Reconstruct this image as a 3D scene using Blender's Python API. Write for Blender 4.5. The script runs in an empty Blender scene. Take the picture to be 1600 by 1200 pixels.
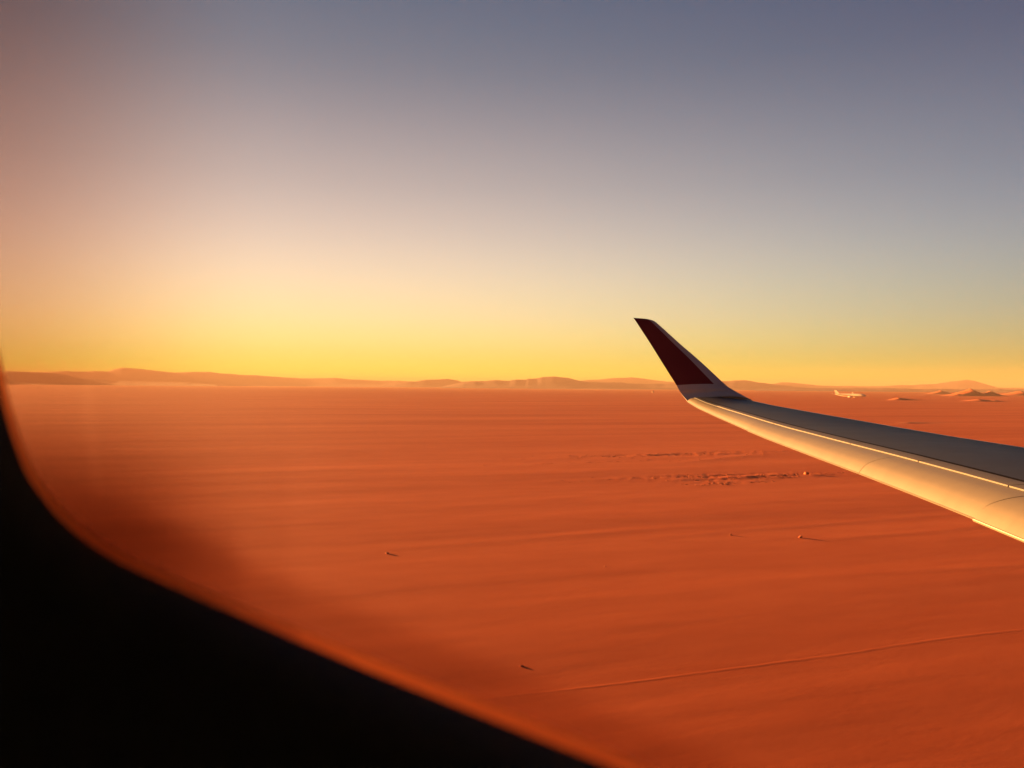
import bpy, bmesh, math, random
import numpy as np
from mathutils import Vector, Matrix

R = math.radians
sc = bpy.context.scene
C = sc.collection
random.seed(7)

# ------------------------------------------------------------------ camera, sky, sun, exposure
H = 14.0                      # eye height over the plain
EYE = Vector((0, 0, H))
LENS, SENSOR = 28.0, 36.0
FPX = LENS / SENSOR * 1600.0  # focal length in photograph pixels
PITCH, ROLL = R(0.20), R(0.42)
cam_d = bpy.data.cameras.new('camera')
cam = bpy.data.objects.new('camera', cam_d)
C.objects.link(cam)
sc.camera = cam
cam_d.lens, cam_d.sensor_width = LENS, SENSOR
cam_d.clip_start, cam_d.clip_end = 0.01, 120000
cam_d.dof.use_dof = True
cam_d.dof.focus_distance = 40.0
cam_d.dof.aperture_fstop = 9.0
CROT = Matrix.Rotation(R(90) + PITCH, 3, 'X') @ Matrix.Rotation(ROLL, 3, 'Z')
cam.matrix_world = Matrix.Translation(EYE) @ CROT.to_4x4()

SUN_AZ, SUN_EL = R(-47), R(4.3)     # azimuth from +Y towards +X
SUN_DIR = Vector((math.sin(SUN_AZ) * math.cos(SUN_EL), math.cos(SUN_AZ) * math.cos(SUN_EL), math.sin(SUN_EL)))
EXPOSURE = 3.2
SKY = 1.0 / 2 ** EXPOSURE


def srgb(r, g, b):
    f = lambda v: v / 12.92 if v <= 0.04045 else ((v + 0.055) / 1.055) ** 2.4
    return (f(r / 255), f(g / 255), f(b / 255), 1.0)


world = bpy.data.worlds.new('World')
sc.world = world
world.use_nodes = True
nt = world.node_tree
N, L = nt.nodes, nt.links
bg = N['Background']
sky = N.new('ShaderNodeTexSky')
sky.sky_type = 'NISHITA'
sky.sun_disc = False
sky.sun_elevation, sky.sun_rotation = SUN_EL, SUN_AZ
sky.altitude, sky.air_density, sky.dust_density, sky.ozone_density = 20, 1.0, 1.0, 1.5
tc = N.new('ShaderNodeTexCoord')
sep = N.new('ShaderNodeSeparateXYZ')
L.new(tc.outputs['Generated'], sep.inputs[0])
asin = N.new('ShaderNodeMath'); asin.operation = 'ARCSINE'
L.new(sep.outputs['Z'], asin.inputs[0])
mr = N.new('ShaderNodeMapRange')          # elevation 0..90 degrees -> 0..1
mr.inputs['From Min'].default_value, mr.inputs['From Max'].default_value = 0.0, math.pi / 2
L.new(asin.outputs[0], mr.inputs['Value'])
ramp = N.new('ShaderNodeValToRGB')
ramp.color_ramp.interpolation = 'B_SPLINE'
stops = [(0.0, (250, 200, 90)), (1.5, (250, 208, 100)), (3, (250, 219, 132)), (5, (244, 221, 166)), (8, (228, 212, 186)),
         (11, (204, 192, 182)), (14, (181, 173, 171)), (18, (152, 148, 155)), (22, (119, 124, 139)), (27, (97, 107, 130)),
         (40, (70, 87, 116)), (90, (54, 70, 104))]
HAZE, HAZE_TOP = 8.5e-5, 240.0
HAZE_GLOW = (1.35, 0.50, 0.11)          # what a thick layer of the haze shows, taken off the sky behind it


def behind_haze(e, c):
    t = math.exp(-HAZE * min(26000.0, (HAZE_TOP - H) / max(math.sin(R(e)), 1e-4)))
    c = srgb(*c)
    return tuple(max(0.35 * c[k], (c[k] - HAZE_GLOW[k] * (1 - t)) / t) for k in range(3)) + (1.0,)


el = ramp.color_ramp.elements
el[0].position, el[0].color = 0.0, behind_haze(*stops[0])
el[1].position, el[1].color = 1.0, behind_haze(*stops[-1])
for a, c in stops[1:-1]:
    e = el.new(a / 90.0); e.color = behind_haze(a, c)
L.new(mr.outputs[0], ramp.inputs[0])
# the sky is brighter and warmer on the sun's side
dotn = N.new('ShaderNodeVectorMath'); dotn.operation = 'DOT_PRODUCT'
L.new(tc.outputs['Generated'], dotn.inputs[0])
dotn.inputs[1].default_value = (math.sin(SUN_AZ), math.cos(SUN_AZ), 0)
amr = N.new('ShaderNodeMapRange'); amr.interpolation_type = 'SMOOTHSTEP'
amr.inputs['From Min'].default_value, amr.inputs['From Max'].default_value = -1.0, 1.0
amr.inputs['To Min'].default_value, amr.inputs['To Max'].default_value = -0.89, 0.11
L.new(dotn.outputs['Value'], amr.inputs['Value'])
comb = N.new('ShaderNodeCombineXYZ')
for ch, m_ in enumerate((3.6, 2.0, 1.0)):
    mu = N.new('ShaderNodeMath'); mu.operation = 'MULTIPLY'; mu.inputs[1].default_value = m_
    ex = N.new('ShaderNodeMath'); ex.operation = 'EXPONENT'
    L.new(amr.outputs[0], mu.inputs[0]); L.new(mu.outputs[0], ex.inputs[0]); L.new(ex.outputs[0], comb.inputs[ch])
scale = N.new('ShaderNodeVectorMath'); scale.operation = 'MULTIPLY'
L.new(ramp.outputs[0], scale.inputs[0]); L.new(comb.outputs[0], scale.inputs[1])
s2 = N.new('ShaderNodeVectorMath'); s2.operation = 'SCALE'; s2.inputs['Scale'].default_value = 1.0 * SKY / 0.1
L.new(scale.outputs[0], s2.inputs[0])
s3 = N.new('ShaderNodeVectorMath'); s3.operation = 'SCALE'; s3.inputs['Scale'].default_value = 0.006
L.new(sky.outputs[0], s3.inputs[0])
addn = N.new('ShaderNodeVectorMath'); addn.operation = 'ADD'
L.new(s2.outputs[0], addn.inputs[0]); L.new(s3.outputs[0], addn.inputs[1])
L.new(addn.outputs[0], bg.inputs['Color'])
bg.inputs['Strength'].default_value = 0.1

sun_d = bpy.data.lights.new('sun', 'SUN')
sun_d.energy, sun_d.angle, sun_d.color = 5.0, R(0.6), (1.0, 0.47, 0.135)
sun = bpy.data.objects.new('sun', sun_d)
C.objects.link(sun)
sun.rotation_euler = SUN_DIR.to_track_quat('Z', 'Y').to_euler()

vs = sc.view_settings
vs.view_transform, vs.look, vs.exposure, vs.gamma = 'Standard', 'None', EXPOSURE, 1.0
sc.render.engine = 'CYCLES'
cy = sc.cycles
cy.use_denoising = True
cy.max_bounces, cy.diffuse_bounces, cy.glossy_bounces, cy.transmission_bounces, cy.volume_bounces = 8, 3, 3, 6, 1
cy.transparent_max_bounces = 16


# ------------------------------------------------------------------ helpers
def ray(px, py):
    """World direction through a photograph pixel, scaled so that y = 1."""
    d = CROT @ Vector(((px - 800) / FPX, (600 - py) / FPX, -1))
    return d / d.y


def at(px, py, y):
    return EYE + ray(px, py) * y


def on_ground(px, py, z=0.0):
    d = ray(px, py)
    return EYE + d * ((z - H) / d.z)


def mesh_obj(name, verts, faces, mat=None, parent=None, smooth=True, angle=None):
    me = bpy.data.meshes.new(name)
    me.from_pydata([tuple(v) for v in verts], [], faces)
    me.validate()
    if smooth:
        me.polygons.foreach_set('use_smooth', [True] * len(me.polygons))
    o = bpy.data.objects.new(name, me)
    C.objects.link(o)
    if mat:
        for m in (mat if isinstance(mat, (list, tuple)) else [mat]):
            me.materials.append(m)
    if parent:
        o.parent = parent
    if angle is not None:
        me.set_sharp_from_angle(angle=angle)
    me.update()
    return o


def bm_obj(name, bm, mat=None, parent=None, smooth=True, angle=R(35)):
    me = bpy.data.meshes.new(name)
    bmesh.ops.recalc_face_normals(bm, faces=bm.faces)
    bm.to_mesh(me); bm.free()
    o = bpy.data.objects.new(name, me)
    C.objects.link(o)
    if mat:
        me.materials.append(mat)
    if parent:
        o.parent = parent
    if smooth:
        me.polygons.foreach_set('use_smooth', [True] * len(me.polygons))
        me.set_sharp_from_angle(angle=angle)
    return o


def empty(name, loc, rotz=0.0):
    o = bpy.data.objects.new(name, None)
    C.objects.link(o)
    o.location = loc; o.rotation_euler = (0, 0, rotz)
    return o


def tag(o, label=None, cat=None, group=None, kind=None):
    if label: o['label'] = label
    if cat: o['category'] = cat
    if group: o['group'] = group
    if kind: o['kind'] = kind
    return o


def material(name, col, rough=0.6, metal=0.0, spec=0.5, coat=0.0):
    m = bpy.data.materials.new(name)
    m.use_nodes = True
    b = m.node_tree.nodes['Principled BSDF']
    b.inputs['Base Color'].default_value = (*col[:3], 1)
    b.inputs['Roughness'].default_value = rough
    b.inputs['Metallic'].default_value = metal
    b.inputs['Specular IOR Level'].default_value = spec
    b.inputs['Coat Weight'].default_value = coat
    return m


def noise_tint(m, scale, lo, hi, stretch=(1, 1, 1), detail=6, rough=0.6, bump=0.0, bump_scale=None, bump_dist=0.1, coords='Object'):
    """Vary the base colour between two colours with noise and optionally add fine relief."""
    nt = m.node_tree; N, L = nt.nodes, nt.links
    b = N['Principled BSDF']
    tc = N.new('ShaderNodeTexCoord'); mp = N.new('ShaderNodeMapping')
    mp.inputs['Scale'].default_value = stretch
    L.new(tc.outputs[coords], mp.inputs[0])
    no = N.new('ShaderNodeTexNoise'); no.inputs['Scale'].default_value = scale
    no.inputs['Detail'].default_value = detail; no.inputs['Roughness'].default_value = rough
    L.new(mp.outputs[0], no.inputs['Vector'])
    cr = N.new('ShaderNodeValToRGB')
    cr.color_ramp.elements[0].position, cr.color_ramp.elements[0].color = 0.3, (*lo, 1)
    cr.color_ramp.elements[1].position, cr.color_ramp.elements[1].color = 0.7, (*hi, 1)
    L.new(no.outputs[0], cr.inputs[0]); L.new(cr.outputs[0], b.inputs['Base Color'])
    if bump:
        n2 = N.new('ShaderNodeTexNoise'); n2.inputs['Scale'].default_value = bump_scale or scale * 5
        n2.inputs['Detail'].default_value = 8; n2.inputs['Roughness'].default_value = 0.65
        L.new(mp.outputs[0], n2.inputs['Vector'])
        bu = N.new('ShaderNodeBump'); bu.inputs['Strength'].default_value = bump; bu.inputs['Distance'].default_value = bump_dist
        L.new(n2.outputs[0], bu.inputs['Height']); L.new(bu.outputs[0], b.inputs['Normal'])
    return m


_perm = np.random.RandomState(11).permutation(4096)
_val = np.random.RandomState(12).rand(4096) * 2 - 1


def vnoise(x, y):
    """Smooth value noise, vectorised."""
    xi, yi = np.floor(x).astype(np.int64), np.floor(y).astype(np.int64)
    xf, yf = x - xi, y - yi
    u, v = xf * xf * xf * (xf * (xf * 6 - 15) + 10), yf * yf * yf * (yf * (yf * 6 - 15) + 10)
    h = lambda a, b: _val[_perm[(_perm[a & 4095] + b) & 4095]]
    a, b, c, d = h(xi, yi), h(xi + 1, yi), h(xi, yi + 1), h(xi + 1, yi + 1)
    return (a * (1 - u) + b * u) * (1 - v) + (c * (1 - u) + d * u) * v


def fbm(x, y, octaves=4, gain=0.5):
    s, a = 0, 1.0
    for k in range(octaves):
        s = s + a * vnoise(x * 2 ** k + 17.3 * k, y * 2 ** k - 9.1 * k); a *= gain
    return s


# ------------------------------------------------------------------ the desert floor: one sheet out to the horizon
sand = material('sand', (0.62, 0.24, 0.085), rough=0.75, spec=0.02)
sand.node_tree.nodes['Principled BSDF'].inputs['Diffuse Roughness'].default_value = 0.0
WU = Vector((0.94, 0.34, 0)).normalized()       # the wind lines run this way
WV = Vector((-WU.y, WU.x, 0))
nt = sand.node_tree; N, L = nt.nodes, nt.links
b = N['Principled BSDF']
geo = N.new('ShaderNodeNewGeometry')
rot = N.new('ShaderNodeVectorRotate'); rot.rotation_type = 'Z_AXIS'
rot.inputs['Angle'].default_value = -math.atan2(WU.y, WU.x)
L.new(geo.outputs['Position'], rot.inputs['Vector'])


def sand_noise(sx, sy, scale, detail=5, rough=0.55):
    mp = N.new('ShaderNodeMapping'); mp.inputs['Scale'].default_value = (sx, sy, 1)
    L.new(rot.outputs[0], mp.inputs[0])
    no = N.new('ShaderNodeTexNoise'); no.noise_dimensions = '2D'
    no.inputs['Scale'].default_value = scale; no.inputs['Detail'].default_value = detail; no.inputs['Roughness'].default_value = rough
    L.new(mp.outputs[0], no.inputs['Vector'])
    return no


n1 = sand_noise(0.12, 1.0, 0.045)       # long colour bands
n2 = sand_noise(0.35, 1.0, 0.4, 8)
mixn = N.new('ShaderNodeMath'); mixn.operation = 'MULTIPLY_ADD'; mixn.inputs[1].default_value = 0.35
L.new(n2.outputs[0], mixn.inputs[0]); L.new(n1.outputs[0], mixn.inputs[2])
cr = N.new('ShaderNodeValToRGB')
cr.color_ramp.elements[0].position, cr.color_ramp.elements[0].color = 0.42, (0.48, 0.117, 0.044, 1)
cr.color_ramp.elements[1].position, cr.color_ramp.elements[1].color = 0.92, (0.63, 0.170, 0.064, 1)
L.new(mixn.outputs[0], cr.inputs[0]); L.new(cr.outputs[0], b.inputs['Base Color'])
n3 = sand_noise(0.25, 1.0, 0.9, 8, 0.6)
bu = N.new('ShaderNodeBump'); bu.inputs['Strength'].default_value = 0.12; bu.inputs['Distance'].default_value = 0.06
n4 = sand_noise(0.8, 1.0, 2.6, 9, 0.7)
mh = N.new('ShaderNodeMath'); mh.operation = 'MULTIPLY_ADD'; mh.inputs[1].default_value = 0.45
L.new(n4.outputs[0], mh.inputs[0]); L.new(n3.outputs[0], mh.inputs[2])
L.new(mh.outputs[0], bu.inputs['Height']); L.new(bu.outputs[0], b.inputs['Normal'])

PATCHES = [  # rough stony ground: px, py, half-length along the wind, half-width, relief
    (1010, 711, 26, 4, 0.5), (1130, 708, 24, 5, 0.6), (1180, 745, 17, 3.0, 0.8), (1085, 744, 16, 3.5, 0.7), (1135, 755, 8, 1.6, 0.7),
    (930, 722, 30, 2.5, 0.25), (1240, 741, 10, 1.2, 0.4)]
PATCH_W = [(on_ground(p[0], p[1]), p[2], p[3], p[4]) for p in PATCHES]
LINES = []   # thin ridges blown along the ground: world end points, height, width
for (xa, ya, xb, yb, h, w) in [(560, 862, 1330, 803, 0.07, 0.9), (850, 742, 1330, 697, 0.20, 2.2), (760, 862, 1240, 822, 0.07, 0.8),
                               (470, 868, 760, 846, 0.05, 0.8), (1020, 868, 1640, 812, 0.10, 1.0), (1000, 845, 1640, 790, 0.07, 0.9), (1200, 905, 1660, 880, 0.06, 0.7),
                               (620, 800, 1010, 765, 0.08, 1.2)]:
    LINES.append((on_ground(xa, ya), on_ground(xb, yb), h, w))


def ground_height(x, y):
    d = np.hypot(x, y)
    u = x * WU.x + y * WU.y; v = x * WV.x + y * WV.y
    z = 0.05 * fbm(u / 120, v / 22, 3) * np.clip(d / 60, 0, 1)
    z += 0.012 * fbm(u / 60, v / 5, 3)
    z += 0.25 * fbm(u / 600 + 3, v / 110, 3) * np.clip((d - 120) / 500, 0, 1)
    z += 1.3 * fbm(u / 2500 + 8, v / 700, 3) * np.clip((d - 500) / 1500, 0, 1)
    for p, la, lb, a in PATCH_W:
        du, dv = (x - p.x) * WU.x + (y - p.y) * WU.y, (x - p.x) * WV.x + (y - p.y) * WV.y
        m = np.exp(-(du / la) ** 2 - (dv / lb) ** 2)
        z += 0.16 * a * m * (0.1 + 0.6 * fbm(u / 7, v / 1.6, 4, 0.65))
    for A, B, h, w in LINES:
        ex, ey = B.x - A.x, B.y - A.y
        ln = math.hypot(ex, ey); ex, ey = ex / ln, ey / ln
        s = (x - A.x) * ex + (y - A.y) * ey
        t = -(x - A.x) * ey + (y - A.y) * ex + 0.6 * w * vnoise(s / (8 * w + 3), s * 0 + ln)
        z += 0.24 * h * np.exp(-(t / w) ** 2) * np.clip(np.minimum(s, ln - s) / (0.2 * ln), 0, 1) * (0.6 + 0.5 * vnoise(s / (10 * w + 2), s * 0 + 5))
    return z


ang = np.concatenate([np.linspace(-180, -42, 50, endpoint=False), np.linspace(-42, 42, 640, endpoint=False), np.linspace(42, 180, 50, endpoint=False)]) * math.pi / 180
rad = np.concatenate([[6, 12], np.geomspace(20, 3000, 560), np.geomspace(3100, 26000, 40)])
AA, RR = np.meshgrid(ang, rad)
gx, gy = RR * np.sin(AA), RR * np.cos(AA)
gz = ground_height(gx, gy)
na, nr = len(ang), len(rad)
gv = np.stack([gx.ravel(), gy.ravel(), gz.ravel()], 1)
gv = np.vstack([gv, [[0, 0, 0]]])
ii, jj = np.meshgrid(np.arange(nr - 1), np.arange(na), indexing='ij')
q = np.stack([ii * na + jj, ii * na + (jj + 1) % na, (ii + 1) * na + (jj + 1) % na, (ii + 1) * na + jj], -1).reshape(-1, 4)[:, ::-1]
gf = q.tolist() + [[na * nr, j, (j + 1) % na][::-1] for j in range(na)]
ground = mesh_obj('desert_ground', gv.tolist(), gf, sand)
tag(ground, 'flat orange sand plain reaching to the distant hills', 'ground', kind='structure')


# a thin blown ridge that crosses the near sand
A_, B_ = on_ground(700, 1100), on_ground(1680, 974)
nR = 420; rv, rf = [], []
prof_ = [(-0.34, -0.006), (-0.18, 0.006), (-0.05, 0.034), (0.02, 0.042), (0.08, 0.03), (0.16, 0.006), (0.34, -0.006)]
side = Vector((-(B_ - A_).y, (B_ - A_).x, 0)).normalized()
for i in range(nR):
    k = i / (nR - 1); c_ = A_.lerp(B_, k)
    wob = 0.45 * float(vnoise(np.array(k * 4.0), np.array(3.3))) + 0.03 * float(vnoise(np.array(k * 60.0), np.array(8.3)))
    hgt = min(1.0, k * 5, (1 - k) * 20) * (0.65 + 0.35 * float(vnoise(np.array(k * 30.0), np.array(1.7))))
    for w_, z_ in prof_:
        p_ = c_ + side * (w_ * (0.8 + 0.5 * k) + wob)
        rv.append((p_.x, p_.y, float(ground_height(np.array(p_.x), np.array(p_.y))) + (z_ if z_ < 0 else z_ * hgt * 0.20)))
for i in range(nR - 1):
    for j in range(len(prof_) - 1):
        a = i * len(prof_) + j
        rf.append((a, a + len(prof_), a + len(prof_) + 1, a + 1))
tag(mesh_obj('sand_ridge', rv, rf, sand), 'thin straight sand ridge line crossing the near plain below the wing', 'sand ridge', kind='structure')

# ------------------------------------------------------------------ far hills
rock_mat = noise_tint(material('hill_rock', (0.3, 0.14, 0.07), rough=1.0, spec=0.1), 0.004, (0.10, 0.062, 0.065), (0.16, 0.098, 0.095), detail=8, bump=0.3, bump_scale=0.012, bump_dist=20)


def hills(name, profile, dist, depth, seed, label, rough=0.02, fade=(None, None)):
    """A range of hills whose skyline follows (px, py) points at the given distance; it runs on beyond the frame."""
    px = np.array([p[0] for p in profile], float)
    hz = np.array([(at(p[0], p[1], dist).z) for p in profile])
    cols = np.arange(px.min(), px.max() + 1, 3.0)
    hh = np.interp(cols, px, hz)
    hh = hh + np.clip(hh, 0, 60) * 0.09 * fbm(cols / 22.0 + seed, cols * 0 + seed, 4, 0.6)
    nk = 25
    ks = np.linspace(-1, 1, nk)
    verts, faces = [], []
    for i, c in enumerate(cols):
        d = ray(c, 606)
        for k in ks:
            y = dist + depth * k
            x = d.x * dist + (d.x * depth * k)
            s = max(0.0, 1 - abs(k))
            prof = s ** 1.7
            g = float(fbm(np.array(c * 0.05 + seed), np.array(k * 2.2 + seed), 4, 0.55))
            g2 = float(fbm(np.array(c * 0.16 + seed), np.array(k * 1.0 + seed), 3, 0.6))
            z = hh[i] * prof * (1 + (rough * 2.2 * g + rough * 0.4 * g2) * min(1, 5 * abs(k)) * (1 if k < 0 else 0.3)) + hh[i] * rough * 0.08 * g2 * (s > 0.9)
            if s <= 0.001: z = -8
            verts.append((x, y, max(z, -8)))
    for i in range(len(cols) - 1):
        for k in range(nk - 1):
            a = i * nk + k
            faces.append((a, a + nk, a + nk + 1, a + 1))
    o = mesh_obj(name, verts, faces, rock_mat)
    return tag(o, label, 'hills', kind='structure')


def wander(x0, x1, base, amp, seed, step=14):
    r = random.Random(seed); out = []; x = x0; v = 0
    while x < x1:
        v = 0.7 * v + r.uniform(-amp, amp); out.append((x, base - abs(v))); x += step
    return out


hills('mountain_range', wander(-900, 5, 582, 5, 1) + [(12, 580), (45, 581.5), (100, 580), (145, 580), (168, 581), (180, 577), (192, 574), (215, 576), (240, 579), (270, 582), (325, 581.5),
      (380, 586), (410, 586.5), (435, 589), (480, 591), (520, 590.5), (560, 593.5), (640, 596), (700, 598.5), (760, 602), (830, 605)], 12000, 2000, 3.1,
      'long hazy hill range with a low peak at the window edge')
hills('mountain_range', wander(-900, 5, 584, 4, 2) + [(12, 581), (50, 582), (100, 584), (120, 590), (150, 593), (220, 596), (290, 598), (340, 601)], 8600, 1300, 5.7,
      'darker low ridge before the hazy hills beside the window edge')
hills('mountain_range', [(600, 602), (650, 596), (665, 594), (680, 592.5), (697, 591.5), (712, 593.5), (725, 597), (770, 603)], 9500, 700, 8.8, 'small pale hill on the middle of the horizon', 0.02)
hills('mountain_range', [(690, 604), (725, 597), (745, 596), (760, 595), (775, 593.5), (795, 594.5), (810, 593.5), (822, 593), (825, 591.5), (838, 591.5), (848, 588.5), (865, 588.5), (875, 590.5),
      (890, 591), (903, 594), (920, 597), (990, 599), (1060, 599), (1110, 597), (1135, 595), (1150, 593.5), (1167, 593.5), (1185, 597), (1210, 601), (1240, 604), (1290, 608)], 7800, 1200, 12.2,
      'dark flat-topped hill range passing behind the winglet', 0.03)
hills('mountain_range', [(890, 598), (910, 594), (940, 592), (960, 590.5), (975, 590.3), (985, 589.5), (1000, 591), (1015, 593), (1040, 596), (1090, 599), (1160, 603)], 11500, 1300, 15.5,
      'pale far ridge just behind the winglet tip side', 0.04)
hills('mountain_range', [(1170, 604), (1213, 599), (1220, 597.5), (1235, 597.5), (1260, 600), (1280, 602), (1320, 603.5), (1380, 603), (1400, 601.5), (1420, 602), (1460, 600), (1475, 597.5),
      (1490, 595), (1503, 594), (1511, 593), (1525, 596), (1540, 600), (1560, 605.5), (1600, 606.5)] + wander(1610, 2600, 607, 4, 3), 11500, 1300, 19.4,
      'pale far mountain with a broad peak above the dunes', 0.04)
hills('mountain_range', [(1180, 609), (1240, 605.5), (1300, 606.5), (1380, 606.5), (1460, 607.5), (1520, 608), (1600, 608.5)] + wander(1610, 2600, 608.5, 2, 4), 6200, 900, 23.0,
      'low hazy rise stretching behind the dunes', 0.03)

# ------------------------------------------------------------------ dunes
dune_sand = noise_tint(material('dune_sand', (0.6, 0.23, 0.08), rough=0.95, spec=0.15), 0.02, (0.50, 0.135, 0.05), (0.58, 0.16, 0.062), bump=0.2, bump_scale=0.3, bump_dist=0.3)


def dune(px, py, wpx, hpx, peaks, label, depth=0.9):
    """peaks: (u, v, height share, half-width left, half-width right, half-length) in a box of half-width 1."""
    c = on_ground(px, py); W = wpx / 2 / FPX * c.y; Hh = hpx / FPX * c.y
    n = 90; m = 50; verts, faces = [], []
    us, vv = np.meshgrid(np.linspace(-1.25, 1.25, n), np.linspace(-1.2, 1.2, m), indexing='ij')
    z = np.zeros_like(us)
    for (pu, pv, ph, wl, wr, ll) in peaks:
        cu = pu + 0.18 * np.sin((vv - pv) * 2.0)
        t = np.where(us < cu, 1 - (cu - us) / wl, 1 - (us - cu) / wr)
        t = np.clip(t, 0, 1)
        t = np.where(us < cu, t * t * (1.6 - 0.6 * t), t ** 1.1)
        z = np.maximum(z, ph * t * np.clip(1 - ((vv - pv) / ll) ** 2, 0, 1))
    z = z * Hh * (1 + 0.05 * vnoise(us * 5, vv * 5)) - 0.25
    X = c.x + us * W; Y = c.y + (vv + 1) * W * depth
    g = ground_height(X, Y)
    for i in range(n):
        for j in range(m):
            edge = i in (0, n - 1) or j in (0, m - 1)
            verts.append((X[i, j], Y[i, j], g[i, j] + z[i, j] - (3 if edge else 0)))
    for i in range(n - 1):
        for j in range(m - 1):
            a = i * m + j
            faces.append((a, a + m, a + m + 1, a + 1))
    o = mesh_obj('sand_dune', verts, faces, dune_sand)
    return tag(o, label, 'dune', kind='structure')


dune(1545, 619, 110, 12, [(0.0, 0, 1.0, 1.0, 0.55, 0.9), (0.62, 0.1, 0.72, 0.5, 0.45, 0.8), (-0.55, -0.3, 0.35, 0.4, 0.4, 0.5)], 'tall dune with a bright sunlit face beside the frame edge')
dune(1484, 615.5, 60, 6, [(0.0, 0, 1.0, 1.0, 0.8, 0.9)], 'small rounded dune next to the tall dune')
dune(1428, 626, 70, 4.5, [(-0.3, 0, 1.0, 0.7, 1.2, 1.0)], 'low dune with a long dark tail right of the distant aircraft')
dune(1640, 618, 110, 9, [(-0.3, 0, 0.8, 0.8, 0.8, 0.9), (0.4, 0, 1, .5, .5, .8)], 'lit dune cut by the edge of the view')
dune(1560, 628, 90, 4, [(-0.2, 0, 0.9, 0.8, 0.9, 0.9), (0.5, 0.2, 0.6, 0.4, 0.4, 0.6)], 'flat sand swell in front of the tall dune')
dune(1465, 662, 170, 2.2, [(-0.3, 0, 1.0, 0.7, 1.4, 1.0), (0.5, 0.1, 0.5, 0.5, 0.6, 0.8)], 'long low sand bank casting a dark line above the wing', 0.4)

# ------------------------------------------------------------------ stones on the plain
stone_mat = noise_tint(material('stone', (0.4, 0.16, 0.07), rough=0.9, spec=0.2), 1.5, (0.40, 0.12, 0.05), (0.52, 0.16, 0.065), bump=0.3, bump_scale=6)


def stone_geometry(seed, sx, sy, sz):
    bm = bmesh.new()
    bmesh.ops.create_icosphere(bm, subdivisions=2, radius=1)
    r = random.Random(seed)
    pl = [(Vector((r.gauss(0, 1), r.gauss(0, 1), r.gauss(0, 1))).normalized(), r.uniform(0.55, 0.9)) for _ in range(9)]
    for v in bm.verts:
        for n, d in pl:
            k = v.co.dot(n) - d
            if k > 0: v.co -= n * k * 0.9
        v.co = Vector((v.co.x * sx, v.co.y * sy, v.co.z * sz))
    return bm


ROCKS = [  # px, py of the foot, width in px, height/width, label
    (1260, 741, 11, 0.55, 'largest lone boulder just below the trailing edge of the wing'),
    (1251, 840, 9, 0.45, 'boulder with a long shadow on a sand ridge under the wing'),
    (1142, 836, 9, 0.4, 'small boulder on a sand ridge left of the long-shadowed one'),
    (605, 865, 12, 0.3, 'flat stone lying alone on the open sand at mid left'),
    (815, 1041, 14, 0.22, 'flat stone on the shaded sand near the window rim'),
    (945, 885, 6, 0.3, 'little flat stone on smooth sand at picture middle'),
]
for k, (px, py, w, ar, lab) in enumerate(ROCKS):
    p = on_ground(px, py)
    W = w * (0.42 if k < 2 else 0.30) / FPX * p.y
    bm = stone_geometry(40 + k, W, W * 0.8, W * 2 * ar * 0.8)
    o = bm_obj('rock', bm, stone_mat, angle=R(30))
    o.location = (p.x, p.y, float(ground_height(np.array(p.x), np.array(p.y))) + W * 2 * ar * 0.25)
    o.rotation_euler = (0, 0, random.uniform(0, 6))
    tag(o, lab, 'rock', 'lone stones on the plain')

rub_v, rub_f = [], []
rr = random.Random(5)
protos = []
for s in range(5):
    bm = bmesh.new(); bmesh.ops.create_icosphere(bm, subdivisions=1, radius=1)
    for v in bm.verts: v.co *= rr.uniform(0.65, 1.1)
    bm.verts.ensure_lookup_table()
    protos.append(([v.co.copy() for v in bm.verts], [[v.index for v in f.verts] for f in bm.faces])); bm.free()
for (p, la, lb, a), cnt in zip(PATCH_W, (110, 120, 80, 90, 50, 50, 30)):
    for _ in range(cnt):
        du, dv = rr.gauss(0, la * 0.5), rr.gauss(0, lb * 0.5)
        x, y = p.x + du * WU.x + dv * WV.x, p.y + du * WU.y + dv * WV.y
        s = rr.uniform(0.07, 0.17) * (1.6 if rr.random() < 0.12 else 1)
        z = float(ground_height(np.array(x), np.array(y)))
        vs_, fs_ = rr.choice(protos); o0 = len(rub_v); ca, sa = math.cos(rr.uniform(0, 6)), math.sin(rr.uniform(0, 6))
        for v in vs_:
            rub_v.append((x + s * 1.3 * (v.x * ca - v.y * sa), y + s * (v.x * sa + v.y * ca), z + s * 0.6 * v.z))
        rub_f += [[i + o0 for i in f] for f in fs_]
rub = mesh_obj('gravel', rub_v, rub_f, stone_mat, smooth=False)
tag(rub, 'patches of small rubble scattered over the sand beside the wing', 'gravel', kind='stuff')

# ------------------------------------------------------------------ the aircraft one sits in
PHI = R(-25)
F = Vector((math.cos(PHI), math.sin(PHI), 0)); O = Vector((-math.sin(PHI), math.cos(PHI), 0)); UP = Vector((0, 0, 1))
plane = empty('airliner', (0, 0, 0))
tag(plane, 'airliner one looks out of, its long wing ending in an upturned dark red winglet', 'airliner')


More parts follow.
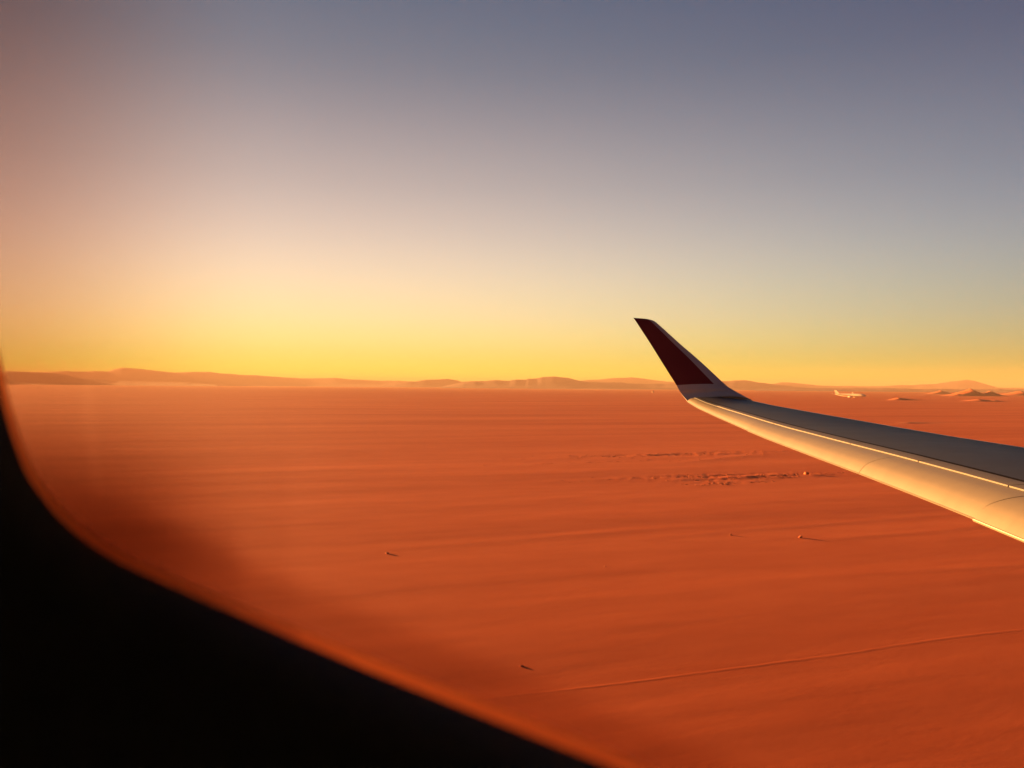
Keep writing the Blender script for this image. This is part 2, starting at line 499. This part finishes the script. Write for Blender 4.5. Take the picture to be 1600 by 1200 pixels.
def skin_material(name, col, rough, metal=0.0, streak=0.035, gloss=0.12):
    m = material(name, col, rough, metal, 0.5 if metal else gloss)
    nt = m.node_tree; N, L = nt.nodes, nt.links; b = N['Principled BSDF']
    tc = N.new('ShaderNodeTexCoord'); mp = N.new('ShaderNodeMapping')
    mp.inputs['Rotation'].default_value = (0, 0, -PHI); mp.inputs['Scale'].default_value = (0.8, 2.0, 1)
    L.new(tc.outputs['Object'], mp.inputs[0])
    no = N.new('ShaderNodeTexNoise'); no.inputs['Scale'].default_value = 1.6; no.inputs['Detail'].default_value = 7; no.inputs['Roughness'].default_value = 0.65
    L.new(mp.outputs[0], no.inputs['Vector'])
    cr = N.new('ShaderNodeValToRGB')
    k = 1 - streak * 2
    cr.color_ramp.elements[0].position, cr.color_ramp.elements[0].color = 0.35, (col[0] * k, col[1] * k, col[2] * k, 1)
    cr.color_ramp.elements[1].position, cr.color_ramp.elements[1].color = 0.62, (*col, 1)
    L.new(no.outputs[0], cr.inputs[0]); L.new(cr.outputs[0], b.inputs['Base Color'])
    mr = N.new('ShaderNodeMapRange'); mr.inputs['To Min'].default_value = rough * 0.85; mr.inputs['To Max'].default_value = rough * 1.2
    L.new(no.outputs[0], mr.inputs['Value']); L.new(mr.outputs[0], b.inputs['Roughness'])
    return m


wing_mat = skin_material('wing_shaded_grey', (0.055, 0.058, 0.066), 0.5)  # shade of the forward skin painted in as a darker grey
flap_mat = skin_material('flap_sunlit_grey', (0.18, 0.155, 0.115), 0.38, gloss=0.25)  # low sun on the trailing surfaces painted in, paler and warmer
spoiler_mat = skin_material('spoiler_half_lit_grey', (0.14, 0.128, 0.115), 0.5)  # middle step of the painted sun-to-shade change across the wing
seal_mat = material('hinge_rubber', (0.02, 0.016, 0.015), 0.9, 0, 0.05)
core_mat = material('wing_joint_dark', (0.06, 0.05, 0.05), 0.7)
slat_mat = skin_material('slat_glint_grey', (0.50, 0.49, 0.48), 0.30, 0.0, 0.03, gloss=0.5)  # paler grey painted in for the sky's glint along the nose
red_mat = skin_material('winglet_dark_red', (0.075, 0.004, 0.007), 0.38, 0.0, 0.04)
white_mat = skin_material('winglet_pale_grey', (0.26, 0.26, 0.265), 0.40, 0.0, 0.05)


INC = R(1.0)
_sx = np.linspace(0, 1, 401)
_sl = np.interp(_sx, [0, .1, .2, .3, .4, .5, .6, .65, .7, .77, .85, .92, .965, 1.0], np.array([-9, -6, -4.5, -3.8, -3.2, -2.5, -1.5, -0.8, 0.0, 1.6, 3.2, 13, 27, 66]) - math.degrees(INC))
_uz = np.cumsum(np.tan(np.radians(_sl[::-1])))[::-1] / 400.0


def wing_z(x):
    """Height of the wing's upper and lower surface over the line from nose to trailing edge."""
    u = float(np.interp(x, _sx, _uz))
    nose = math.sqrt(min(1.0, x / 0.10)) if x < 0.10 else 1.0
    base = 0.035
    return base * x * (1 - x) * 0 + u * nose, -0.05 * math.sqrt(min(1, x / 0.12)) * (1 - x) ** 0.7


def up_z(x, t):
    th = 5 * t * (0.2969 * math.sqrt(x) - 0.126 * x - 0.3516 * x * x + 0.2843 * x ** 3 - 0.1015 * x ** 4)
    m, p = 0.025 * t / 0.12, 0.55
    cz = m / p ** 2 * (2 * p * x - x * x) if x < p else m / (1 - p) ** 2 * (1 - 2 * p + 2 * p * x - x * x)
    return cz + th, cz - th


def te_at(px, py):
    """Point of the trailing edge: the ray through a pixel meets the vertical plane that holds it."""
    d = ray(px, py)
    A, B = Vector((4.37, 20.0)), Vector((4.50, 7.0))
    e = B - A                                   # A + s e = y (d.x, 1)
    y = (A.x * e.y - A.y * e.x) / (d.x * e.y - e.x)
    return EYE + d * y


TE_PX = [(1074, 627), (1090, 637), (1120, 651), (1170, 673), (1200, 685.5), (1275, 714), (1350, 742), (1440, 777), (1530, 813), (1600, 842)]
te_pts = [te_at(*p) for p in TE_PX]
d_in = (te_pts[-1] - te_pts[-3]).normalized()
sp = [0.0]
for a_, b_ in zip(te_pts, te_pts[1:]): sp.append(sp[-1] + (b_ - a_).length)
# run on to the root
for k in range(1, 5):
    te_pts.append(te_pts[len(TE_PX) - 1] + d_in * (2.2 * k)); sp.append(sp[len(TE_PX) - 1] + 2.2 * k)
SPAN = sp[-1]


def lerp_pts(s, xs, ps):
    for i in range(len(xs) - 1):
        if s <= xs[i + 1] or i == len(xs) - 2:
            k = (s - xs[i]) / (xs[i + 1] - xs[i]); return ps[i].lerp(ps[i + 1], k)


CH0, CH1 = 1.55, 6.2          # chord at the tip and at the root


def section(s):
    te = lerp_pts(s, sp, te_pts)
    c = CH0 + (CH1 - CH0) * (s / SPAN) ** 0.85
    le = te + F * c * math.cos(INC) + UP * c * math.sin(INC)
    ds = 0.05
    t0, t1 = lerp_pts(max(s - ds, 0), sp, te_pts), lerp_pts(min(s + ds, SPAN), sp, te_pts)
    cd = (le - te).normalized()
    n = cd.cross((t0 - t1).normalized()).normalized()
    if n.z < 0: n = -n
    return te, le, c, n


TC = 0.115


def wing_pt(s, x, off=0.0, lower=False):
    te, le, c, n = section(s)
    u, l = wing_z(x)
    return le.lerp(te, x) + n * ((l if lower else u) * c + off)


def patch(name, mat, x0, x1, s0, s1, off=0.0, skirt=0.03, nx=8, ns=24, parent=None, wrap=False, slot=None, extend=0.0, te_thick=0.018):
    """A skin panel: a strip of the upper surface with depth at its edges; wrap closes it round the trailing edge."""
    V, Fc = [], []
    S = np.linspace(s0, s1, ns); X = np.linspace(x0, x1, nx)
    for s in S:
        row = [wing_pt(s, x, off) for x in X]
        te, le, c, n = section(s)
        back = (te - le).normalized()
        if extend:
            row = [p + back * extend * max(0, (x - x0) / (x1 - x0)) for p, x in zip(row, X)]
        if wrap:
            e = row[-1]
            row += [e + back * 0.012 - n * 0.004, e + back * 0.016 - n * te_thick * 0.5, e + back * 0.010 - n * te_thick]
            low = [wing_pt(s, x, -0.004, True) for x in (0.97, 0.9, 0.8)]
            row += low
        else:
            row = [row[0] - n * skirt] + row + [row[-1] - n * skirt]
        V += row
    m = len(V) // ns
    for i in range(ns - 1):
        for j in range(m - 1):
            a = i * m + j
            Fc.append((a, a + 1, a + m + 1, a + m))
    # end caps
    for i in (0, ns - 1):
        base = i * m
        if wrap:
            Fc.append(tuple(range(base, base + m)) if i == 0 else tuple(range(base + m - 1, base - 1, -1)))
        else:
            Fc.append(tuple(range(base, base + m)) if i == 0 else tuple(range(base + m - 1, base - 1, -1)))
    o = mesh_obj(name, V, Fc, mat, parent, True, R(40))
    return o


def core(parent):
    V, Fc = [], []
    S = list(np.linspace(0.02, SPAN, 70)); XU = [0, .003, .01, .025, .05, .09, .15, .22, .3, .38, .46, .54, .62, .7, .78, .86, .91, .94]
    XL = XU[::-1][:-1]
    for s in S:
        V += [wing_pt(s, x, -0.04) for x in XU] + [wing_pt(s, x, 0.010, True) for x in XL]
    m = len(XU) + len(XL)
    for i in range(len(S) - 1):
        for j in range(m):
            a, b2 = i * m + j, i * m + (j + 1) % m
            Fc.append((a, b2, b2 + m, a + m))
    return mesh_obj('wing', V, Fc, core_mat, parent, True, R(40))


wing = core(plane)
G = 0.010   # joint between neighbouring panels


def s_of_px(px):
    """Distance along the span where the trailing edge crosses a pixel column."""
    for (p, q, a_, b_) in zip(TE_PX, TE_PX[1:], sp, sp[1:]):
        if px <= q[0]:
            return a_ + (b_ - a_) * ((te_at(px, p[1] + (q[1] - p[1]) * (px - p[0]) / (q[0] - p[0])) - te_pts[TE_PX.index(p)]).length / (b_ - a_))
    return sp[len(TE_PX) - 1]


# leading edge slat wraps the nose
def slat_piece(s0, s1):
    V, Fc = [], []
    XU = [.13, .10, .075, .05, .03, .015, .006, .0015, 0]; XL = [.0015, .006, .015, .03, .06, .10]
    S = np.linspace(s0, s1, 16)
    for s in S:
        V += [wing_pt(s, x, 0.004) for x in XU] + [wing_pt(s, x, -0.004, True) for x in XL]
    m = len(XU) + len(XL)
    for i in range(len(S) - 1):
        for j in range(m - 1):
            a = i * m + j
            Fc.append((a, a + 1, a + m + 1, a + m))
    return mesh_obj('leading_edge_slat', V, Fc, slat_mat, wing, True, R(40))


HX, TX = 0.835, 0.890      # hinge line and trailing edge of the spoiler panels, share of the chord
s_edges = [0.02, s_of_px(1200), s_of_px(1330), s_of_px(1470), SPAN - 6, SPAN]
for a_, b_ in zip(s_edges, s_edges[1:]):
    slat_piece(a_ + G / 2, b_ - G / 2)
# main upper skin
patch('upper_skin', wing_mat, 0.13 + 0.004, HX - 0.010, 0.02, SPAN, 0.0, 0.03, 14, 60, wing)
patch('hinge_seal', seal_mat, HX - 0.009, HX + 0.006, 0.02, SPAN, 0.002, 0.02, 4, 50, wing)
# spoiler panels: between the dark hinge line and the bright lip
sp_edges = [s_of_px(1104), s_of_px(1180), s_of_px(1282), s_of_px(1372), s_of_px(1490), SPAN - 8.5, SPAN - 5, SPAN]
for a_, b_ in zip(sp_edges, sp_edges[1:]):
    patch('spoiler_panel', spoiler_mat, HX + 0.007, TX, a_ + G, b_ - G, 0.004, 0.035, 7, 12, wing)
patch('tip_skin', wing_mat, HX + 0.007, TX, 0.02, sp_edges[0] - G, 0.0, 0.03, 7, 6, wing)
# movable trailing surfaces
fx = TX + 0.003
s1170, s1530 = s_of_px(1170), s_of_px(1528)
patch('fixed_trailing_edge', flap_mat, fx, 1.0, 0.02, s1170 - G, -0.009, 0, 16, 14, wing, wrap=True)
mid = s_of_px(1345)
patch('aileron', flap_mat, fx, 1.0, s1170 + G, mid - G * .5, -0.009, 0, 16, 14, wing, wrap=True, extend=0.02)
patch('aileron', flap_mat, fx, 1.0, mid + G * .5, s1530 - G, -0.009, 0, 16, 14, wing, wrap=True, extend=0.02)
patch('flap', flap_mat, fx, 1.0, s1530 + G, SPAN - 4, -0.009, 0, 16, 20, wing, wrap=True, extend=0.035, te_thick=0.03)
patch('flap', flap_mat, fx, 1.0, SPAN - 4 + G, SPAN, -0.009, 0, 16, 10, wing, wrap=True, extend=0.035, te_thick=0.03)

# ---- winglet
te0, le0, c0, n0 = section(0.02)
WL = [  # trailing edge px, leading edge px, depth of the trailing edge, thickness share
    ((1066, 617), (1156, 615.5), 20.03, 0.11), ((1061.5, 610), (1145, 609), 20.08, 0.105), ((1057, 602), (1134, 601.5), 20.16, 0.10),
    ((1045, 583), (1112, 581), 20.36, 0.095), ((1030, 559), (1089, 560), 20.62, 0.09), ((1015, 535), (1064, 538.5), 20.88, 0.085), ((1000, 512), (1037.5, 514.5), 21.12, 0.08),
    ((993.5, 502), (1025.5, 504), 21.24, 0.07), ((991, 498.4), (1019, 500.3), 21.28, 0.05), ((989.8, 496.6), (1010, 498.2), 21.30, 0.02)]
secs = [(te0, le0, TC, n0)]
for tp, lp, dep, tc_ in WL:
    d1, d2 = ray(*tp), ray(*lp)
    te = EYE + d1 * dep
    c = (d2.x * dep - d1.x * dep) / (F.x - d2.x * F.y)
    y = dep + c * F.y
    le = EYE + d2 * y
    secs.append((te, le, tc_, None))
full = []
for i, (te, le, tc_, n) in enumerate(secs):
    if n is None:
        nb = secs[min(i + 1, len(secs) - 1)]; pb = secs[i - 1]
        tan = (nb[0].lerp(nb[1], .5) - pb[0].lerp(pb[1], .5)).normalized()
        n = (le - te).normalized().cross(tan).normalized()
        if n.dot(-O) < 0 and n.z < 0: n = -n
        if n.dot(UP - O) < 0: n = -n
    full.append((te, le, tc_, n))
# resample the span finely with a smooth curve
def cat(p0, p1, p2, p3, k):
    return 0.5 * ((2 * p1) + (p2 - p0) * k + (2 * p0 - 5 * p1 + 4 * p2 - p3) * k * k + (3 * p1 - p0 - 3 * p2 + p3) * k ** 3)
fine = []
for i in range(len(full) - 1):
    g = lambda j: full[min(max(j, 0), len(full) - 1)]
    for k in np.linspace(0, 1, 5, endpoint=(i == len(full) - 2)):
        k = float(k)
        fine.append((cat(g(i - 1)[0], g(i)[0], g(i + 1)[0], g(i + 2)[0], k), cat(g(i - 1)[1], g(i)[1], g(i + 1)[1], g(i + 2)[1], k),
                     full[i][2] * (1 - k) + full[i + 1][2] * k, (full[i][3] * (1 - k) + full[i + 1][3] * k).normalized(), i + k))
LE_X = 0.22


def winglet_mesh(name, xu, xl, mat_of, mats, parent, rows=None, off=0.0):
    V, Fc, Mi = [], [], []
    xs = [(x, False) for x in xu] + [(x, True) for x in xl]
    rws = fine if rows is None else rows
    for te, le, tc_, n, idx in rws:
        c = (le - te).length
        for x, low in xs:
            u, l = up_z(x, tc_)
            z = (l if low else u) * c
            if x == 1.0: z += -0.010 if low else 0.010
            V.append(le.lerp(te, x) + n * (z + (off if not low else -off)))
    m = len(xs)
    closed = xl and xu[0] == 0
    for i in range(len(rws) - 1):
        for j in range(m if closed else m - 1):
            a, b2 = i * m + j, i * m + (j + 1) % m
            Fc.append((a, b2, b2 + m, a + m)); Mi.append(mat_of(rws[i][4], xs[j][0]))
    o = mesh_obj(name, V, Fc, mats, parent, True, R(45))
    o.data.polygons.foreach_set('material_index', Mi)
    return o


XW = [.22, .25, .30, .36, .45, .55, .65, .75, .85, .93, 1.0]
winglet = winglet_mesh('winglet', XW, [x for x in XW[::-1]], lambda i, x: 1 if i >= 3.0 else 0, [white_mat, red_mat], plane)
XL2 = [.22, .16, .10, .07, .045, .025, .012, .005, .0015, 0]
winglet_mesh('leading_edge', XL2, XL2[::-1][1:], lambda i, x: 0, [white_mat], winglet, off=0.002)
# tip cap
te, le, tc_, n, _ = fine[-1]
c = (le - te).length
cap = [le.lerp(te, x) + n * up_z(x, tc_)[0] * c for x in [0, .05, .2, .5, .8, 1]] + [le.lerp(te, x) + n * up_z(x, tc_)[1] * c for x in [.8, .5, .2, .05]]
mesh_obj('tip_cap', cap, [tuple(range(len(cap)))], red_mat, winglet, False)

# ------------------------------------------------------------------ cabin wall and window
PW = R(-30)
FW = Vector((math.cos(PW), math.sin(PW), 0)); OW = Vector((-math.sin(PW), math.cos(PW), 0))
DW = 0.16
WC = EYE + Vector((0, DW, 0))


def wall_sh(px, py):
    d = ray(px, py)
    t = (WC - EYE).dot(OW) / d.dot(OW)
    p = EYE + d * t - WC
    return p.dot(FW), p.z


def wall_pt(s, h, out=0.0):
    return WC + FW * s + UP * h + OW * out


edge_px = [(-12, 560), (-4, 600), (3, 630), (10, 655), (21, 692), (40, 740), (57, 767), (78, 795), (104, 822), (143, 853), (200, 886), (300, 930), (400, 973), (550, 1037), (700, 1097), (850, 1157), (1000, 1217)]
ctrl = [wall_sh(*p) for p in edge_px]
ls, lh = ctrl[-1]
sL = ctrl[0][0]
extra = [(ls + .045, lh - .008), (ls + .085, lh - .003), (ls + .118, lh + .022), (ls + .135, lh + .07), (ls + .138, lh + .14), (ls + .132, lh + .21), (ls + .112, lh + .26), (ls + .07, lh + .292),
         (ls + .0, lh + .306), (-.06, lh + .304), (-.12, lh + .298), (-.19, lh + .27), (sL - .034, lh + .21), (sL - .030, lh + .15)]
ctrl = ctrl + extra
# closed smooth outline
out2 = []
nC = len(ctrl)
for i in range(nC):
    P = [Vector(ctrl[(i + k) % nC]) for k in (-1, 0, 1, 2)]
    for k in range(8):
        out2.append(cat(P[0], P[1], P[2], P[3], k / 8))
for _ in range(6):
    out2 = [(out2[i - 1] + out2[i] * 2 + out2[(i + 1) % len(out2)]) / 4 for i in range(len(out2))]
nO = len(out2)
_ar = [(out2[i].x * out2[(i + 1) % nO].y - out2[(i + 1) % nO].x * out2[i].y) for i in range(nO)]
cen = sum(((out2[i] + out2[(i + 1) % nO]) * _ar[i] for i in range(nO)), Vector((0, 0))) / (3 * sum(_ar))   # centroid
nrm = []
for i in range(nO):
    t = (out2[(i + 1) % nO] - out2[i - 1]).normalized()
    m_ = Vector((t.y, -t.x))
    if m_.dot(out2[i] - cen) < 0: m_ = -m_
    nrm.append(m_)

wall_mat = noise_tint(material('cabin_wall_plastic', (0.30, 0.34, 0.40), 0.75, 0, 0.2), 60, (0.28, 0.33, 0.39), (0.31, 0.36, 0.42))
# inner wall: a flat panel with the opening, from its rounded edge out to a rectangle
V, Fc = [], []
rings = []
for (grow, out) in [(0.0015, 0.0012), (0.0004, 0.0006), (0.0, 0.0), (0.004, -0.004), (0.012, -0.006), (0.05, -0.006)]:
    rings.append([wall_pt(*(out2[i] + nrm[i] * grow), out) for i in range(nO)])
rect = []
for i in range(nO):
    d = (out2[i] - cen); k = min((2.6 if d.x > 0 else 2.6) / max(abs(d.x), 1e-6), (1.0 if d.y > 0 else 1.1) / max(abs(d.y), 1e-6))
    rect.append(wall_pt(*(cen + d * k), -0.006))
rings.append(rect)
for r_ in rings: V += r_
for k in range(len(rings) - 1):
    for i in range(nO):
        a, b2 = k * nO + i, k * nO + (i + 1) % nO
        Fc.append((a, b2, b2 + nO, a + nO))
cw = mesh_obj('cabin_wall', V, Fc, wall_mat, plane, True, R(60))
# the rest of the cabin, closed so that it is as dark as in the photograph
cabin_mat = material('cabin_lining', (0.22, 0.22, 0.23), 0.8, 0, 0.2)
x0, x1, h0, h1 = cen.x - 2.7, cen.x + 2.7, cen.y - 1.15, cen.y + 1.05
prof = [(-0.004, h1), (-0.35, h1 + 0.35), (-1.1, h1 + 0.55), (-2.0, h1 + 0.5), (-2.9, h1 + 0.1), (-3.2, cen.y), (-3.0, h0), (-0.004, h0), (-0.004, h0 + 0.06)]
V, Fc = [], []
for s in (x0, x1):
    for o_, h in prof: V.append(wall_pt(s, h, o_ - 0.003))
n_ = len(prof)
for j in range(n_ - 1): Fc.append((j, j + 1, n_ + j + 1, n_ + j))
Fc.append(tuple(range(n_ - 1))); Fc.append(tuple(range(2 * n_ - 2, n_ - 1, -1)))
mesh_obj('cabin_shell', V, Fc, cabin_mat, plane, False)

# pale lip round the opening that catches the evening light
lip_mat = bpy.data.materials.new('window_seal_plastic'); lip_mat.use_nodes = True
nt = lip_mat.node_tree; N, L = nt.nodes, nt.links
pb = N['Principled BSDF']; pb.inputs['Base Color'].default_value = (0.72, 0.42, 0.19, 1); pb.inputs['Roughness'].default_value = 0.5
tr = N.new('ShaderNodeBsdfTranslucent'); tr.inputs['Color'].default_value = (0.97, 0.66, 0.36, 1)
mx = N.new('ShaderNodeMixShader'); mx.inputs[0].default_value = 0.88
L.new(pb.outputs[0], mx.inputs[1]); L.new(tr.outputs[0], mx.inputs[2]); L.new(mx.outputs[0], N['Material Output'].inputs['Surface'])
LIP = [(0.003, 0.0012), (-0.0022, 0.0012), (-0.0026, 0.0014), (-0.0026, 0.0016), (-0.0022, 0.0018), (0.003, 0.0018), (0.003, 0.0012)]
V, Fc = [], []
for g_, o_ in LIP[:-1]:
    for i in range(nO):
        tall = 0.55 + 0.25 * max(0.0, -nrm[i].y)              # the lip stands taller along the sill
        V.append(wall_pt(*(out2[i] + nrm[i] * (g_ * tall if g_ < 0 else g_)), o_))
m = len(LIP) - 1
for k in range(m):
    for i in range(nO):
        a, b2 = k * nO + i, k * nO + (i + 1) % nO
        k2 = (k + 1) % m
        Fc.append((a, b2, k2 * nO + (i + 1) % nO, k2 * nO + i))
window = mesh_obj('cabin_window', V, Fc, lip_mat, plane, True, R(50))

# pane: tinted acrylic outside the lip, vignette and reflection shade shaped into its thickness
pane_mat = bpy.data.materials.new('acrylic_pane'); pane_mat.use_nodes = True
nt = pane_mat.node_tree; N, L = nt.nodes, nt.links
N.remove(N['Principled BSDF'])
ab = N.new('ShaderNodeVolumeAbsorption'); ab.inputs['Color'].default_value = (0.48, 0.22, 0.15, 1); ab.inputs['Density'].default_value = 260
vsct = N.new('ShaderNodeVolumeScatter'); vsct.inputs['Color'].default_value = (1.0, 0.9, 0.8, 1); vsct.inputs['Density'].default_value = 1.3; vsct.inputs['Anisotropy'].default_value = 0.5
vadd = N.new('ShaderNodeAddShader')
L.new(ab.outputs[0], vadd.inputs[0]); L.new(vsct.outputs[0], vadd.inputs[1]); L.new(vadd.outputs[0], N['Material Output'].inputs['Volume'])
PANE_OUT = 0.004


def sstep(v, a, b2):
    k = min(1.0, max(0.0, (v - a) / (b2 - a))); return k * k * (3 - 2 * k)


def pane_shade(s_, h_):  # vignette, reflections and darker near ground put into the pane's depth
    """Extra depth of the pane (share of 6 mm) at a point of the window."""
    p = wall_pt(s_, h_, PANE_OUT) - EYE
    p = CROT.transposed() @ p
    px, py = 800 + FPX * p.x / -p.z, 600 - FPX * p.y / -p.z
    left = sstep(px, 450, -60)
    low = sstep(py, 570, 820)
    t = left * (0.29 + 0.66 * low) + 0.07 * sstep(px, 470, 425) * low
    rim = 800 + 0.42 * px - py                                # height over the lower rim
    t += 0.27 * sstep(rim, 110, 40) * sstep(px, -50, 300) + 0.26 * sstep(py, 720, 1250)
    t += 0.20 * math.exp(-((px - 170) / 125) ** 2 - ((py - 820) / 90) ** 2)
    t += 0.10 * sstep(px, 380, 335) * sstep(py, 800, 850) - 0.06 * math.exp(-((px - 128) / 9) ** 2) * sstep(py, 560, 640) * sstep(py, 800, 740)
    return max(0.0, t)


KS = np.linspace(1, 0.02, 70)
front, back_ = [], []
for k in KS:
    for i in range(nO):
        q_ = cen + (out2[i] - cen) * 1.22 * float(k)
        front.append(wall_pt(q_.x, q_.y, PANE_OUT)); back_.append(wall_pt(q_.x, q_.y, PANE_OUT + 0.0004 + 0.006 * pane_shade(q_.x, q_.y)))
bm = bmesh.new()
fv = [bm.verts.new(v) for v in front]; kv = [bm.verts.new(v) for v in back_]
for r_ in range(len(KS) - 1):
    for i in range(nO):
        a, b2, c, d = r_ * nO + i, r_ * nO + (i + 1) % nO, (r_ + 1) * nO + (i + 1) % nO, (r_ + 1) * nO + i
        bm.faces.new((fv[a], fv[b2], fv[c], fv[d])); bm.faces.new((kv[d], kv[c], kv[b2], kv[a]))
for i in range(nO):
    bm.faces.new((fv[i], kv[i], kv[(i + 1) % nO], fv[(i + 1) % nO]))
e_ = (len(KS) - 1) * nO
fc = bm.verts.new(wall_pt(cen.x, cen.y, PANE_OUT)); kc = bm.verts.new(wall_pt(cen.x, cen.y, PANE_OUT + 0.0004 + 0.006 * pane_shade(cen.x, cen.y)))
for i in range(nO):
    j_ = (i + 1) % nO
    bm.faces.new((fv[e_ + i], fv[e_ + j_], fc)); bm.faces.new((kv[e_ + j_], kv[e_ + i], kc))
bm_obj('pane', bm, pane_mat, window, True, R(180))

# ------------------------------------------------------------------ the aircraft standing far off on the plain
def tube(bm, pts, seg=14):
    """pts: (x, z, radius); a closed body of revolution along x."""
    rings_ = []
    for x, z, r in pts:
        rings_.append([bm.verts.new((x, r * math.cos(2 * math.pi * k / seg), z + r * math.sin(2 * math.pi * k / seg))) for k in range(seg)])
    for a, b2 in zip(rings_, rings_[1:]):
        for k in range(seg): bm.faces.new((a[k], a[(k + 1) % seg], b2[(k + 1) % seg], b2[k]))
    bm.faces.new(rings_[0][::-1]); bm.faces.new(rings_[-1])


def slab(bm, quad, th):
    """quad: four points; thickness th along its normal."""
    q_ = [Vector(p) for p in quad]
    n = (q_[1] - q_[0]).cross(q_[3] - q_[0]).normalized() * th / 2
    a = [bm.verts.new(p + n) for p in q_]; b2 = [bm.verts.new(p - n) for p in q_]
    bm.faces.new(a); bm.faces.new(b2[::-1])
    for k in range(4): bm.faces.new((a[k], b2[k], b2[(k + 1) % 4], a[(k + 1) % 4]))


pale = material('aircraft_white_paint', (0.60, 0.49, 0.34), 0.5)
dark = material('aircraft_dark', (0.05, 0.045, 0.045), 0.5)
gp = on_ground(1328, 622.5)
far = empty('parked_airliner', (gp.x, gp.y, float(ground_height(np.array(gp.x), np.array(gp.y)))), R(-54))
tag(far, 'small pale airliner with a raised tail standing far off on the plain', 'airliner')
Ls = 44 / FPX * gp.y / 32.5
far.scale = (Ls, Ls, Ls)
bm = bmesh.new(); tube(bm, [(-19, 4.9, .25), (-16, 4.6, .8), (-11, 4.1, 1.5), (-6, 3.8, 1.95), (10, 3.8, 1.95), (15, 3.75, 1.85), (17.5, 3.5, 1.45), (19.2, 3.2, .8), (20, 3.0, .15)])
fus = bm_obj('fuselage', bm, pale, far)
bm = bmesh.new()
for k in range(-3, 4): pass
slab(bm, [(16.9, -1.2, 4.55), (18.0, -1.0, 4.3), (18.0, 1.0, 4.3), (16.9, 1.2, 4.55)], 0.5); bm_obj('cockpit_window', bm, dark, fus)
for sgn in (-1, 1):
    bm = bmesh.new(); slab(bm, [(3.5, sgn * 1.7, 3.0), (-2.5, sgn * 1.7, 3.0), (-6.2, sgn * 16.5, 4.6), (-4.6, sgn * 16.5, 4.6)], 0.45); w_ = bm_obj('wing', bm, pale, far, False)
    bm = bmesh.new(); slab(bm, [(-4.6, sgn * 16.4, 4.6), (-6.4, sgn * 16.4, 4.6), (-8.0, sgn * 17.3, 7.4), (-7.2, sgn * 17.3, 7.4)], 0.25); bm_obj('winglet', bm, pale, w_, False)
    bm = bmesh.new(); tube(bm, [(4.4, 1.9, .9), (3.9, 1.9, 1.05), (1.8, 1.9, 1.0), (0.2, 1.9, .6)]); o = bm_obj('engine', bm, pale, far)
    o.location = (0.5, sgn * 5.6, 0.1)
    bm = bmesh.new(); slab(bm, [(-14.2, sgn * .6, 5.0), (-17.6, sgn * .6, 5.0), (-19.4, sgn * 6.2, 5.7), (-17.8, sgn * 6.2, 5.7)], 0.25); bm_obj('stabilizer', bm, pale, far, False)
    bm = bmesh.new(); slab(bm, [(-1.5, sgn * 3.2, 2.6), (-1.1, sgn * 3.2, 2.6), (-1.1, sgn * 3.2, 0.0), (-1.5, sgn * 3.2, 0.0)], 0.4); bm_obj('main_gear', bm, dark, far, False)
bm = bmesh.new(); slab(bm, [(-12.6, 0, 5.2), (-18.2, 0, 5.4), (-19.6, 0, 9.4), (-17.4, 0, 9.4)], 0.35); bm_obj('tail_fin', bm, pale, far, False)
bm = bmesh.new(); slab(bm, [(14.6, 0, 2.2), (14.9, 0, 2.2), (14.9, 0, 0), (14.6, 0, 0)], 0.35); bm_obj('nose_gear', bm, dark, far, False)

# the pale speck beside the winglet
hp = on_ground(1020, 613)
plaster = material('hut_plaster', (0.42, 0.26, 0.16), 0.9, 0, 0.1)
hs = 2.6 / FPX * hp.y
hut = empty('hut', (hp.x, hp.y, float(ground_height(np.array(hp.x), np.array(hp.y))) - 0.1), R(20))
tag(hut, 'tiny pale hut on the plain just beside the winglet', 'hut')
bm = bmesh.new(); bmesh.ops.create_cube(bm, size=1, matrix=Matrix.Translation((0, 0, .35)) @ Matrix.Diagonal((1, .8, .7, 1))); bm_obj('wall', bm, plaster, hut, False)
bm = bmesh.new()
for sgn in (-1, 1): slab(bm, [(-.56, 0, 1.02), (.56, 0, 1.02), (.56, sgn * .5, .68), (-.56, sgn * .5, .68)], .05)
bm_obj('roof', bm, plaster, hut, False)
bm = bmesh.new(); slab(bm, [(-.1, -.41, .5), (.12, -.41, .5), (.12, -.41, .02), (-.1, -.41, .02)], .03); bm_obj('door', bm, dark, hut, False)
hut.scale = (hs, hs, hs)

# ------------------------------------------------------------------ evening haze over the plain
hz = bpy.data.materials.new('evening_haze'); hz.use_nodes = True
nt = hz.node_tree; N, L = nt.nodes, nt.links
N.remove(N['Principled BSDF'])
pv = N.new('ShaderNodeVolumePrincipled')
pv.inputs['Color'].default_value = (0.46, 0.35, 0.26, 1); pv.inputs['Density'].default_value = HAZE; pv.inputs['Anisotropy'].default_value = 0.0
L.new(pv.outputs[0], N['Material Output'].inputs['Volume'])
bm = bmesh.new()
bmesh.ops.create_cube(bm, size=1, matrix=Matrix.Translation((0, 0, HAZE_TOP / 2 - 6)) @ Matrix.Diagonal((54000, 54000, HAZE_TOP + 12, 1)))
haze = bm_obj('haze', bm, hz, None, False)
tag(haze, 'thin warm evening haze lying over the whole plain', 'haze', kind='stuff')
